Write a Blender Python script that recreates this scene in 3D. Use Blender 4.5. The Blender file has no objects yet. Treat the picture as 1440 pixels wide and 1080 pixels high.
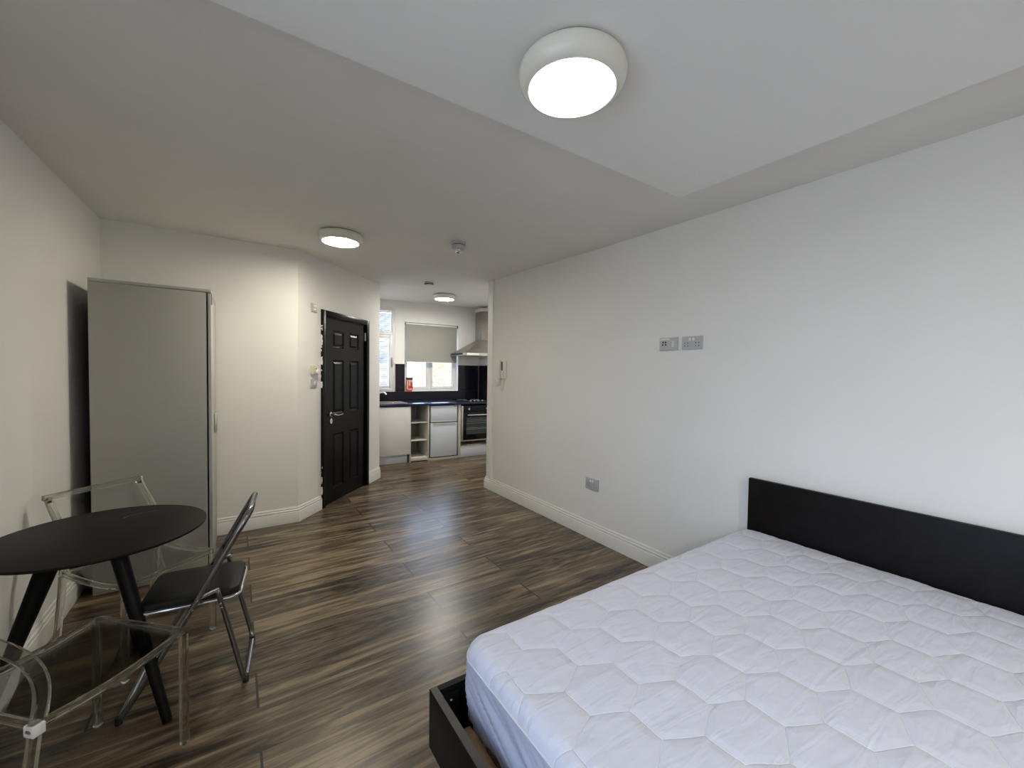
import bpy, bmesh, math, random
from mathutils import Vector, Matrix, noise
random.seed(7)
R = math.radians
SC = bpy.context.scene
COL = SC.collection

# ------------------------------------------------------------------ materials
def new_mat(name):
    m = bpy.data.materials.new(name); m.use_nodes = True
    nt = m.node_tree; nt.nodes.clear()
    out = nt.nodes.new('ShaderNodeOutputMaterial')
    return m, nt, out

def nd(nt, t, **kw):
    n = nt.nodes.new(t)
    for k, v in kw.items():
        setattr(n, k, v)
    return n

def setin(n, **kw):
    for k, v in kw.items():
        n.inputs[k.replace('_', ' ')].default_value = v

def math_n(nt, op, a, b=None, c=None):
    n = nd(nt, 'ShaderNodeMath', operation=op)
    for i, x in enumerate((a, b, c)):
        if x is None: continue
        if isinstance(x, (int, float)): n.inputs[i].default_value = x
        else: nt.links.new(x, n.inputs[i])
    return n.outputs[0]

def mat(name, col, rough=.5, metal=0.0, var=.04, scale=12, bump=0.0, bscale=200, coat=0.0, spec=.5, sheen=0.0):
    """Principled surface whose colour wanders a little with a noise texture."""
    m, nt, out = new_mat(name)
    p = nd(nt, 'ShaderNodeBsdfPrincipled')
    tc = nd(nt, 'ShaderNodeTexCoord')
    nz = nd(nt, 'ShaderNodeTexNoise'); setin(nz, Scale=scale, Detail=4.0)
    nt.links.new(tc.outputs['Object'], nz.inputs['Vector'])
    rp = nd(nt, 'ShaderNodeValToRGB')
    c = Vector(col)
    rp.color_ramp.elements[0].position = .3; rp.color_ramp.elements[1].position = .7
    rp.color_ramp.elements[0].color = (*(c*(1-var)), 1); rp.color_ramp.elements[1].color = (*[min(1, x) for x in c*(1+var)], 1)
    nt.links.new(nz.outputs['Fac'], rp.inputs['Fac'])
    nt.links.new(rp.outputs['Color'], p.inputs['Base Color'])
    p.inputs['Roughness'].default_value = rough
    p.inputs['Metallic'].default_value = metal
    p.inputs['Coat Weight'].default_value = coat
    p.inputs['Specular IOR Level'].default_value = spec
    p.inputs['Sheen Weight'].default_value = sheen
    if bump:
        n2 = nd(nt, 'ShaderNodeTexNoise'); setin(n2, Scale=bscale, Detail=3.0)
        nt.links.new(tc.outputs['Object'], n2.inputs['Vector'])
        b = nd(nt, 'ShaderNodeBump'); b.inputs['Strength'].default_value = bump; b.inputs['Distance'].default_value = .002
        nt.links.new(n2.outputs['Fac'], b.inputs['Height'])
        nt.links.new(b.outputs['Normal'], p.inputs['Normal'])
    nt.links.new(p.outputs[0], out.inputs[0])
    return m

def emit(name, col, s):
    m, nt, out = new_mat(name)
    e = nd(nt, 'ShaderNodeEmission'); e.inputs[0].default_value = (*col, 1); e.inputs[1].default_value = s
    nt.links.new(e.outputs[0], out.inputs[0]); return m

def glass_pane(name, tint=(1, 1, 1), refl=.5, rough=.0, f0=.04):
    """thin clear sheet: straight-through light plus a fresnel reflection"""
    m, nt, out = new_mat(name)
    t = nd(nt, 'ShaderNodeBsdfTransparent'); t.inputs[0].default_value = (*tint, 1)
    g = nd(nt, 'ShaderNodeBsdfGlossy'); g.inputs['Roughness'].default_value = rough
    fr = nd(nt, 'ShaderNodeFresnel'); fr.inputs[0].default_value = 1.49
    k = math_n(nt, 'MULTIPLY', fr.outputs[0], refl)
    mx = nd(nt, 'ShaderNodeMixShader')
    nt.links.new(k, mx.inputs[0]); nt.links.new(t.outputs[0], mx.inputs[1]); nt.links.new(g.outputs[0], mx.inputs[2])
    nt.links.new(mx.outputs[0], out.inputs[0]); return m

def acrylic(name):
    m, nt, out = new_mat(name)
    g = nd(nt, 'ShaderNodeBsdfGlass'); g.inputs['IOR'].default_value = 1.45; g.inputs['Roughness'].default_value = .03
    g.inputs['Color'].default_value = (.93, .93, .90, 1)
    t = nd(nt, 'ShaderNodeBsdfTransparent'); t.inputs[0].default_value = (.95, .95, .93, 1)
    nz = nd(nt, 'ShaderNodeTexNoise'); nz.inputs['Scale'].default_value = 30
    mx = nd(nt, 'ShaderNodeMixShader')
    k = math_n(nt, 'MULTIPLY_ADD', nz.outputs['Fac'], .1, .12)
    nt.links.new(k, mx.inputs[0])
    nt.links.new(g.outputs[0], mx.inputs[1]); nt.links.new(t.outputs[0], mx.inputs[2])
    nt.links.new(mx.outputs[0], out.inputs[0]); return m

def floor_mat():
    m, nt, out = new_mat('laminate_floor')
    L = nt.links
    p = nd(nt, 'ShaderNodeBsdfPrincipled')
    geo = nd(nt, 'ShaderNodeTexCoord')
    sp = nd(nt, 'ShaderNodeSeparateXYZ'); L.new(geo.outputs['Object'], sp.inputs[0])
    X, Y = sp.outputs[0], sp.outputs[1]
    W, LEN = .2385, 1.535
    ry = math_n(nt, 'DIVIDE', math_n(nt, 'SUBTRACT', Y, 2.0 - .2385*20), W)
    row = math_n(nt, 'FLOOR', ry)
    fy = math_n(nt, 'SUBTRACT', ry, row)
    odd = math_n(nt, 'MODULO', row, 2.0)
    off = math_n(nt, 'MULTIPLY_ADD', odd, -.575, 1.605 - LEN*10)
    rx = math_n(nt, 'DIVIDE', math_n(nt, 'SUBTRACT', X, off), LEN)
    ix = math_n(nt, 'FLOOR', rx)
    fx = math_n(nt, 'SUBTRACT', rx, ix)
    cid = nd(nt, 'ShaderNodeCombineXYZ'); L.new(row, cid.inputs[0]); L.new(ix, cid.inputs[1])
    wn = nd(nt, 'ShaderNodeTexWhiteNoise', noise_dimensions='2D'); L.new(cid.outputs[0], wn.inputs['Vector'])
    rnd = wn.outputs['Value']
    # each plank shows grain that drifts on its own
    gv = nd(nt, 'ShaderNodeCombineXYZ')
    L.new(math_n(nt, 'MULTIPLY_ADD', rnd, 17.0, math_n(nt, 'MULTIPLY', X, .55)), gv.inputs[0])
    L.new(math_n(nt, 'MULTIPLY_ADD', rnd, 9.0, math_n(nt, 'MULTIPLY', Y, 6.5)), gv.inputs[1])
    L.new(math_n(nt, 'MULTIPLY', rnd, 5.0), gv.inputs[2])
    n1 = nd(nt, 'ShaderNodeTexNoise'); setin(n1, Scale=2.2, Detail=6.0, Roughness=.6, Distortion=1.3); L.new(gv.outputs[0], n1.inputs['Vector'])
    gv2 = nd(nt, 'ShaderNodeCombineXYZ')
    L.new(math_n(nt, 'MULTIPLY_ADD', rnd, 7.0, math_n(nt, 'MULTIPLY', X, 2.0)), gv2.inputs[0])
    L.new(math_n(nt, 'MULTIPLY', Y, 46.0), gv2.inputs[1]); L.new(rnd, gv2.inputs[2])
    n2 = nd(nt, 'ShaderNodeTexNoise'); setin(n2, Scale=2.0, Detail=6.0, Roughness=.7, Distortion=.4); L.new(gv2.outputs[0], n2.inputs['Vector'])
    # cathedral figure: rings round stretched centres
    wv = nd(nt, 'ShaderNodeTexWave', wave_type='RINGS', rings_direction='SPHERICAL')
    setin(wv, Scale=2.6, Distortion=5.0, Detail=3.0, Detail_Scale=1.3)
    gv3 = nd(nt, 'ShaderNodeCombineXYZ')
    L.new(math_n(nt, 'MULTIPLY_ADD', fx, 1.6, math_n(nt, 'MULTIPLY_ADD', rnd, -1.6, 0)), gv3.inputs[0])
    L.new(math_n(nt, 'MULTIPLY_ADD', fy, 1.5, -.75), gv3.inputs[1]); L.new(math_n(nt, 'MULTIPLY', rnd, 4), gv3.inputs[2])
    L.new(gv3.outputs[0], wv.inputs['Vector'])
    v = math_n(nt, 'MULTIPLY', n1.outputs['Fac'], .78)
    v = math_n(nt, 'MULTIPLY_ADD', n2.outputs['Fac'], .18, v)
    v = math_n(nt, 'MULTIPLY_ADD', wv.outputs['Fac'], .045, v)
    v = math_n(nt, 'ADD', v, math_n(nt, 'MULTIPLY_ADD', rnd, .07, -.035))
    rp = nd(nt, 'ShaderNodeValToRGB')
    e = rp.color_ramp.elements
    e[0].position = .40; e[0].color = (.022, .0145, .0085, 1)
    e[1].position = .62; e[1].color = (.270, .200, .124, 1)
    a = e.new(.455); a.color = (.072, .051, .031, 1)
    b = e.new(.53); b.color = (.125, .090, .055, 1)
    L.new(v, rp.inputs['Fac'])
    # seams
    def edge(f, w):
        d = math_n(nt, 'MINIMUM', f, math_n(nt, 'SUBTRACT', 1.0, f))
        return math_n(nt, 'LESS_THAN', d, w)
    sx = edge(fx, .0030); sy = edge(fy, .0062)
    seam = math_n(nt, 'MAXIMUM', sx, math_n(nt, 'MULTIPLY', sy, .8))
    mx = nd(nt, 'ShaderNodeMix', data_type='RGBA')
    L.new(seam, mx.inputs[0]); L.new(rp.outputs['Color'], mx.inputs[6]); mx.inputs[7].default_value = (.012, .009, .007, 1)
    L.new(mx.outputs[2], p.inputs['Base Color'])
    L.new(math_n(nt, 'MULTIPLY_ADD', n2.outputs['Fac'], .24, .19), p.inputs['Roughness'])
    p.inputs['Specular IOR Level'].default_value = .55
    h = math_n(nt, 'SUBTRACT', math_n(nt, 'MULTIPLY', n2.outputs['Fac'], .18), math_n(nt, 'MULTIPLY', seam, 1.3))
    bp = nd(nt, 'ShaderNodeBump'); bp.inputs['Strength'].default_value = .35; bp.inputs['Distance'].default_value = .0015
    L.new(h, bp.inputs['Height']); L.new(bp.outputs['Normal'], p.inputs['Normal'])
    L.new(p.outputs[0], out.inputs[0]); return m

def architrave_mat():
    """black gloss paint with torn white filler patches along the latch-side edge"""
    m, nt, out = new_mat('black_paint_chipped'); L = nt.links
    p = nd(nt, 'ShaderNodeBsdfPrincipled'); tc = nd(nt, 'ShaderNodeTexCoord')
    sp = nd(nt, 'ShaderNodeSeparateXYZ'); L.new(tc.outputs['Object'], sp.inputs[0])
    nz = nd(nt, 'ShaderNodeTexNoise'); setin(nz, Scale=9.0, Detail=6.0); L.new(tc.outputs['Object'], nz.inputs['Vector'])
    a = math_n(nt, 'MULTIPLY_ADD', nz.outputs['Fac'], .060, .3175)
    k = math_n(nt, 'LESS_THAN', sp.outputs[0], a)
    z1 = math_n(nt, 'MULTIPLY', math_n(nt, 'GREATER_THAN', sp.outputs[2], 1.20), math_n(nt, 'LESS_THAN', sp.outputs[2], 1.90))
    z2 = math_n(nt, 'MULTIPLY', math_n(nt, 'GREATER_THAN', sp.outputs[2], .1), math_n(nt, 'LESS_THAN', sp.outputs[2], .45))
    k = math_n(nt, 'MULTIPLY', k, math_n(nt, 'MAXIMUM', z1, z2))
    mx = nd(nt, 'ShaderNodeMix', data_type='RGBA'); L.new(k, mx.inputs[0])
    mx.inputs[6].default_value = (.003, .0033, .0045, 1); mx.inputs[7].default_value = (.75, .74, .70, 1)
    L.new(mx.outputs[2], p.inputs['Base Color']); p.inputs['Roughness'].default_value = .3; p.inputs['Specular IOR Level'].default_value = .16
    L.new(p.outputs[0], out.inputs[0]); return m

WALL = mat('white_wall_paint', (.84, .83, .805), .65, var=.012, scale=3, bump=.08, bscale=90)
CEIL = mat('matt_ceiling_paint', (.80, .79, .76), .85, var=.02, scale=2, bump=.1, bscale=110)
CPANEL = mat('panel_ceiling_paint', (.86, .855, .84), .85, var=.01, scale=2, bump=.05, bscale=90)
TRIM = mat('white_gloss_trim', (.80, .79, .76), .3, var=.01)
FLOOR = floor_mat()
BLKP = mat('black_door_paint', (.003, .0033, .0045), .24, spec=.16, var=.15, bump=.15, bscale=60)
BLKT = architrave_mat()
CHROME = mat('polished_chrome', (.75, .75, .76), .12, 1.0, var=.03)
TUBE = mat('grey_chrome_tube', (.27, .27, .28), .25, 1.0, var=.06)
STEEL = mat('brushed_steel', (.60, .59, .56), .32, 1.0, var=.05, scale=40)
WARD = mat('grey_laminate_board', (.42, .41, .375), .55, var=.012)
WARDE = mat('grey_board_edging', (.46, .45, .43), .45, var=.02)
DARKV = mat('black_shadow_gap', (.02, .02, .02), .8, var=.1)
TABTOP = mat('black_table_lacquer', (.008, .0076, .0068), .48, spec=.12, var=.12, scale=5, bump=.05)
TABLEG = mat('black_powder_coat', (.004, .004, .0045), .45, spec=.15, var=.1)
VINYL = mat('black_vinyl', (.009, .009, .0085), .5, spec=.25, var=.15, scale=20, bump=.3, bscale=350)
ACR = acrylic('clear_acrylic')
ACRS = glass_pane('clear_seat_sheet', (.955, .955, .945), .8, .02)
BEDW = mat('black_brown_veneer', (.008, .0065, .007), .45, spec=.14, var=.25, scale=18, bump=.12, bscale=140)
BEDE = mat('brown_veneer_edge', (.055, .045, .038), .5, var=.15, scale=20)
SLAT = mat('pine_slat', (.30, .20, .10), .6, var=.25, scale=15)
def quilt_mat():
    m, nt, out = new_mat('white_quilted_cotton'); L = nt.links
    p = nd(nt, 'ShaderNodeBsdfPrincipled'); tc = nd(nt, 'ShaderNodeTexCoord')
    # a little waviness so that the stitched lines are not ruler straight
    wob = nd(nt, 'ShaderNodeTexNoise'); setin(wob, Scale=7.0, Detail=2.0); L.new(tc.outputs['Object'], wob.inputs['Vector'])
    spw = nd(nt, 'ShaderNodeSeparateColor'); L.new(wob.outputs['Color'], spw.inputs[0])
    sp = nd(nt, 'ShaderNodeSeparateXYZ'); L.new(tc.outputs['Object'], sp.inputs[0])
    X = math_n(nt, 'ADD', sp.outputs[0], math_n(nt, 'MULTIPLY_ADD', spw.outputs[0], .022, -.011))
    Y = math_n(nt, 'ADD', sp.outputs[1], math_n(nt, 'MULTIPLY_ADD', spw.outputs[1], .022, -.011))
    px = math_n(nt, 'MULTIPLY_ADD', X, 5.0, 50.0-1.267*5)
    py = math_n(nt, 'MULTIPLY_ADD', Y, 5.775, 17.3205*3-.496*5.775)
    def cell(ox, oy):
        ax = math_n(nt, 'SUBTRACT', math_n(nt, 'MODULO', math_n(nt, 'ADD', px, ox+.5), 1.0), .5)
        ay = math_n(nt, 'SUBTRACT', math_n(nt, 'MODULO', math_n(nt, 'ADD', py, oy+.8660254), 1.7320508), .8660254)
        ax = math_n(nt, 'ABSOLUTE', ax); ay = math_n(nt, 'ABSOLUTE', ay)
        return math_n(nt, 'MAXIMUM', ax, math_n(nt, 'MULTIPLY_ADD', ay, .8660254, math_n(nt, 'MULTIPLY', ax, .5)))
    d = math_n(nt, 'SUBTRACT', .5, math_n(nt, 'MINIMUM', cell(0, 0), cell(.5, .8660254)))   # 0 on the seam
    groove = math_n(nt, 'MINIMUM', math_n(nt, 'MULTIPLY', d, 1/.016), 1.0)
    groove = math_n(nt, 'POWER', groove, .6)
    puff = math_n(nt, 'MINIMUM', math_n(nt, 'MULTIPLY', d, 1/.12), 1.0)
    # creases, drawn out across the bed
    mp = nd(nt, 'ShaderNodeMapping'); mp.inputs['Scale'].default_value = (3.0, 13.0, 3.0); mp.inputs['Rotation'].default_value = (0, 0, R(24)); L.new(tc.outputs['Object'], mp.inputs[0])
    cr = nd(nt, 'ShaderNodeTexNoise'); setin(cr, Scale=1.6, Detail=2.5, Roughness=.45, Distortion=.8); L.new(mp.outputs[0], cr.inputs['Vector'])
    cr2 = nd(nt, 'ShaderNodeTexNoise'); setin(cr2, Scale=14.0, Detail=3.0); L.new(tc.outputs['Object'], cr2.inputs['Vector'])
    h = math_n(nt, 'MULTIPLY', groove, .22)
    h = math_n(nt, 'MULTIPLY_ADD', puff, .42, h)
    h = math_n(nt, 'MULTIPLY_ADD', cr.outputs['Fac'], 1.7, h)
    h = math_n(nt, 'MULTIPLY_ADD', cr2.outputs['Fac'], .16, h)
    bp = nd(nt, 'ShaderNodeBump'); bp.inputs['Strength'].default_value = 1.0; bp.inputs['Distance'].default_value = .0065
    L.new(h, bp.inputs['Height']); L.new(bp.outputs['Normal'], p.inputs['Normal'])
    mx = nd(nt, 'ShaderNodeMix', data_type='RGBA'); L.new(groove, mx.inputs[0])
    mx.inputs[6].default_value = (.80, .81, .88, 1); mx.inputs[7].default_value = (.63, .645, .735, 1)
    L.new(mx.outputs[2], p.inputs['Base Color']); p.inputs['Roughness'].default_value = .7; p.inputs['Sheen Weight'].default_value = .15
    L.new(p.outputs[0], out.inputs[0]); return m
QUILT = quilt_mat()
COVER = mat('white_quilted_cotton', (.66, .66, .69), .75, var=.012, scale=6, bump=.25, bscale=60, sheen=.2)
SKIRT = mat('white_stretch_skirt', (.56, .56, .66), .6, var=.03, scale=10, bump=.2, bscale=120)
PLAS = mat('white_plastic', (.82, .81, .78), .35, var=.015)
PLASC = mat('cream_plastic', (.68, .62, .50), .35, var=.02)
PLASG = mat('grey_white_plastic', (.50, .50, .51), .35, var=.03)
HOLE = mat('black_plastic', (.01, .01, .01), .4, var=.1)
UPVC = mat('white_upvc', (.78, .78, .76), .3, var=.01)
PANE = glass_pane('window_glass', (.97, .985, 1.0), .6)
BLIND = mat('grey_blind_fabric', (.34, .335, .305), .8, var=.02, bump=.2, bscale=400)
SLATM = mat('pale_blind_slat', (.55, .62, .72), .4, var=.02)
CABW = mat('white_gloss_door', (.74, .74, .72), .18, var=.01)
CABC = mat('cream_carcass_board', (.64, .62, .56), .45, var=.02)
CABG = mat('grey_back_board', (.42, .41, .40), .5, var=.03)
PLIN = mat('bluish_white_plinth', (.62, .65, .72), .3, var=.01)
FRID = mat('white_fridge_enamel', (.66, .71, .78), .3, var=.01)
WTOP = mat('navy_gloss_worktop', (.012, .015, .055), .2, var=.6, scale=160)
SPL = mat('black_gloss_splashback', (.008, .007, .014), .14, spec=.3, var=.1)
OVB = mat('black_oven_glass', (.003, .003, .006), .1, spec=.3, var=.1)
OVW = mat('grey_oven_window', (.035, .045, .05), .15, var=.15)
RED = mat('red_printed_case', (.52, .06, .025), .4, var=.35, scale=60)
PALEP = mat('pale_printed_panel', (.72, .50, .42), .5, var=.2, scale=90)
TAPM = mat('satin_chrome', (.88, .88, .88), .42, 1.0, var=.02)
HOODM = mat('darker_brushed_steel', (.36, .345, .315), .38, 1.0, var=.06, scale=40)
BODY = mat('lamp_body_white', (.78, .76, .68), .22, var=.01)
BASE = mat('lamp_base_bronze', (.30, .27, .22), .4, var=.05)
LENS1 = emit('lamp_diffuser', (1.0, .935, .78), 14.0)
LEAF = mat('yellow_green_leaf', (.30, .31, .06), .5, var=.3, scale=8)
BARK = mat('grey_bark', (.16, .12, .09), .8, var=.3)
REND = mat('pale_house_render', (.62, .66, .70), .8, var=.05)
GRND = mat('outdoor_paving', (.30, .31, .30), .9, var=.1)
SCR = mat('pale_scratch', (.5, .5, .5), .4, var=.1)
CORD = mat('white_cord', (.50, .50, .46), .4, var=.02)

# ------------------------------------------------------------------ mesh helpers
def finish(bm, name, m, parent=None, smooth=35, kind=None):
    me = bpy.data.meshes.new(name)
    bmesh.ops.recalc_face_normals(bm, faces=bm.faces)
    bm.to_mesh(me); bm.free()
    if smooth:
        for p in me.polygons: p.use_smooth = True
        me.set_sharp_from_angle(angle=R(smooth))
    me.materials.append(m)
    o = bpy.data.objects.new(name, me); COL.objects.link(o)
    if parent: o.parent = parent
    if kind: o['kind'] = kind
    return o

def B(): return bmesh.new()

def box(bm, x0, x1, y0, y1, z0, z1, bev=0.0, M=None, seg=2):
    v = [bm.verts.new(c) for c in ((x0,y0,z0),(x1,y0,z0),(x1,y1,z0),(x0,y1,z0),(x0,y0,z1),(x1,y0,z1),(x1,y1,z1),(x0,y1,z1))]
    fs = [bm.faces.new([v[i] for i in f]) for f in ((3,2,1,0),(4,5,6,7),(0,1,5,4),(1,2,6,5),(2,3,7,6),(3,0,4,7))]
    vs = set(v)
    if bev:
        es = {e for f in fs for e in f.edges}
        r = bmesh.ops.bevel(bm, geom=list(es), offset=bev, segments=seg, affect='EDGES', profile=.5)
        vs = {x for f in r['faces'] for x in f.verts} | {x for x in v if x.is_valid}
    if M is not None:
        for x in vs: x.co = M @ x.co
    return bm

def prism(bm, pts, z0, z1):
    lo = [bm.verts.new((x, y, z0)) for x, y in pts]; hi = [bm.verts.new((x, y, z1)) for x, y in pts]
    n = len(pts)
    bm.faces.new(lo[::-1]); bm.faces.new(hi)
    for i in range(n): bm.faces.new((lo[i], lo[(i+1) % n], hi[(i+1) % n], hi[i]))
    return bm

def sweep(bm, path, prof, closed=False, up=None):
    """prof: function(i,t)->list of (a,b) or a fixed list, swept along path with a steady frame"""
    P = [Vector(p) for p in path]; n = len(P)
    T = []
    for i in range(n):
        a = P[i-1] if (i or closed) else P[i]; b = P[(i+1) % n] if (i < n-1 or closed) else P[i]
        T.append((b-a).normalized())
    u = Vector(up) if up else (Vector((0,0,1)) if abs(T[0].z) < .9 else Vector((1,0,0)))
    rings = []
    for i in range(n):
        u = (u - T[i]*u.dot(T[i]))
        u = u.normalized() if u.length > 1e-6 else T[i].orthogonal().normalized()
        w = T[i].cross(u)
        pr = prof(i) if callable(prof) else prof
        rings.append([bm.verts.new(P[i] + u*a + w*b) for a, b in pr])
        if up: u = Vector(up)
    k = len(rings[0])
    for i in range(n if closed else n-1):
        A, C = rings[i], rings[(i+1) % n]
        for j in range(k): bm.faces.new((A[j], A[(j+1) % k], C[(j+1) % k], C[j]))
    if not closed:
        bm.faces.new(rings[0][::-1]); bm.faces.new(rings[-1])
    return bm

def circ(r, n=12): return [(r*math.cos(2*math.pi*i/n), r*math.sin(2*math.pi*i/n)) for i in range(n)]
def rect(a, b, c=.0):
    if not c: return [(-a,-b),(a,-b),(a,b),(-a,b)]
    return [(-a+c,-b),(a-c,-b),(a,-b+c),(a,b-c),(a-c,b),(-a+c,b),(-a,b-c),(-a,-b+c)]
def tube(bm, path, r, n=12, closed=False):
    rr = r
    pr = (lambda i: circ(rr[i], n)) if isinstance(r, (list, tuple)) else circ(r, n)
    return sweep(bm, path, pr, closed)

def lathe(bm, prof, n=48, c=(0,0,0), M=None):
    rings = []
    for r, z in prof:
        if r < 1e-6: rings.append([bm.verts.new((0, 0, z))])
        else: rings.append([bm.verts.new((r*math.cos(2*math.pi*i/n), r*math.sin(2*math.pi*i/n), z)) for i in range(n)])
    for A, C in zip(rings, rings[1:]):
        for j in range(n):
            a, b = A[j % len(A)], A[(j+1) % len(A)]; c2, d = C[(j+1) % len(C)], C[j % len(C)]
            vs = []
            for v in (a, b, c2, d):
                if v not in vs: vs.append(v)
            if len(vs) > 2: bm.faces.new(vs)
    allv = [v for r_ in rings for v in r_]
    for v in allv:
        if M is not None: v.co = M @ v.co
        v.co += Vector(c)
    return bm

def arc_path(pts, rad, n=6):
    """polyline with rounded corners"""
    P = [Vector(p) for p in pts]; out = [P[0]]
    for i in range(1, len(P)-1):
        a, b, c = P[i-1], P[i], P[i+1]
        r = min(rad, (a-b).length*.49, (c-b).length*.49)
        s = b + (a-b).normalized()*r; e = b + (c-b).normalized()*r
        for k in range(n+1):
            t = k/n
            out.append(s*(1-t)**2 + b*2*t*(1-t) + e*t*t)
    out.append(P[-1]); return out

def thing(name, label, cat, loc=(0,0,0), rz=0, group=None):
    o = bpy.data.objects.new(name, None); COL.objects.link(o); o.empty_display_size = .1
    o.location = loc; o.rotation_euler = (0,0,rz); o['label'] = label; o['category'] = cat
    if group: o['group'] = group
    return o
def tag(o, label, cat, group=None, kind=None):
    o['label'] = label; o['category'] = cat
    if group: o['group'] = group
    if kind: o['kind'] = kind
    return o
def copy_tree(root, loc, rz, label):
    r = root.copy(); COL.objects.link(r); r.location = loc; r.rotation_euler = (0,0,rz); r['label'] = label
    for ch in list(root.children):
        c = ch.copy(); COL.objects.link(c); c.parent = r
        for g in list(ch.children):
            d = g.copy(); COL.objects.link(d); d.parent = c
    return r

# ------------------------------------------------------------------ the room
CZ = [(-3.3, 2.49), (.2, 2.49), (2.6, 2.513), (4.3, 2.56), (7.4, 2.628)]
def cz(y):
    for (a, za), (b, zb) in zip(CZ, CZ[1:]):
        if y <= b: return za + (zb-za)*(y-a)/(b-a)
    return CZ[-1][1]

XL, XR, YB, YN = -.844, 2.575, 4.305, -3.1
K0 = Vector((1.78, 6.17, 0)); KA = R(-3)
U = Vector((math.cos(KA), math.sin(KA), 0)); V = Vector((-math.sin(KA), math.cos(KA), 0))
def K(u, v, z=0): return K0 + U*u + V*v + Vector((0, 0, z))
DC0, DC1 = Vector((.48, 4.305)), Vector((1.585, 5.50))
DD = (DC1-DC0).normalized(); DN = Vector((DD.y, -DD.x))      # DN points into the room
DANG = math.atan2(DD.y, DD.x)

box_f = B(); box(box_f, -1.1, 4.3, -3.4, 7.2, -.08, 0)
finish(box_f, 'floor', FLOOR, kind='structure', smooth=0)

bm = B()
ys = [-3.4, .2, 2.6, 4.3, 7.2]
rows = []
for y in ys:
    rows.append([bm.verts.new((x, y, z)) for x, z in ((-1.1, cz(y)), (4.3, cz(y)), (4.3, 2.80), (-1.1, 2.80))])
for a, b in zip(rows, rows[1:]):
    for j in range(4): bm.faces.new((a[j], a[(j+1) % 4], b[(j+1) % 4], b[j]))
bm.faces.new(rows[0]); bm.faces.new(rows[-1][::-1])
finish(bm, 'ceiling', CEIL, kind='structure', smooth=0)
bm = B(); box(bm, XL, 2.003, YN, 1.357, 2.41, 2.486)
finish(bm, 'ceiling_lowered_panel', CPANEL, kind='structure', smooth=0)

def wall(name, p0, p1, z1=2.70, t=.14, holes=(), over0=0, over1=0, m=WALL):
    """p0->p1 with the room on its left; grid of blocks leaving the holes (s0,s1,z0,z1) open"""
    a = Vector((p0[0], p0[1])); b = Vector((p1[0], p1[1])); d = (b-a).normalized(); L = (b-a).length
    n = Vector((d.y, -d.x))     # away from the room
    S = sorted({-over0, L+over1, *[h[0] for h in holes], *[h[1] for h in holes]})
    Z = sorted({0, z1, *[h[2] for h in holes], *[h[3] for h in holes]})
    bm = B(); ok = set(); vd = {}
    for i in range(len(S)-1):
        for j in range(len(Z)-1):
            sm, zm = (S[i]+S[i+1])/2, (Z[j]+Z[j+1])/2
            if not any(h[0] < sm < h[1] and h[2] < zm < h[3] for h in holes): ok.add((i, j))
    def V3(i, j, k):
        if (i, j, k) not in vd:
            q = a + d*S[i] + n*(t*k); vd[(i, j, k)] = bm.verts.new((q.x, q.y, Z[j]))
        return vd[(i, j, k)]
    for i, j in ok:
        for k in (0, 1): bm.faces.new([V3(i, j, k), V3(i+1, j, k), V3(i+1, j+1, k), V3(i, j+1, k)])
        for (di, dj, c) in ((-1, 0, ((0,0),(0,1))), (1, 0, ((1,0),(1,1))), (0, -1, ((0,0),(1,0))), (0, 1, ((0,1),(1,1)))):
            if (i+di, j+dj) not in ok:
                (e0, e1), (f0, f1) = c
                bm.faces.new([V3(i+e0, j+e1, 0), V3(i+f0, j+f1, 0), V3(i+f0, j+f1, 1), V3(i+e0, j+e1, 1)])
    return finish(bm, name, m, kind='structure', smooth=0)

# left wall (with the tall window beside and behind the camera)
LW = (-.95, 1.15, .75, 2.20)      # y0,y1,z0,z1
wall('wall_left', (XL, YB), (XL, YN), holes=[(YB-LW[1], YB-LW[0], LW[2], LW[3])], over0=.14, over1=.14)
wall('wall_back', (DC0.x, YB), (XL, YB))
wall('wall_entrance', DC1, DC0, over0=.0, holes=[((DC1-DC0).length-1.285, (DC1-DC0).length-.375, -.001, 2.03)])
wall('wall_kitchen_left', K(-.232, .6).xy, DC1, over0=.14)
kb0, kb1 = K(1.95, .6), K(-.205, .6)
LK = (kb1-kb0).length
# kitchen back wall: casement window + tall window
wall('wall_kitchen_back', kb0.xy, kb1.xy, t=.22, over0=.14, over1=.14,
     holes=[(1.95-1.528, 1.95-.55, 1.092, 2.27), (1.95-.385, 1.95+.145, 1.10, 2.49)])
wall('wall_kitchen_right', K(1.95, -1.86).xy, K(1.95, .6).xy)
wall('wall_right_return', (XR, 4.35), K(1.95, -1.86).xy)
wall('wall_right', (XR, YN), (XR, 4.35), over0=.14, t=.12)
wall('wall_near', (XL, YN), (XR, YN))

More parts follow.
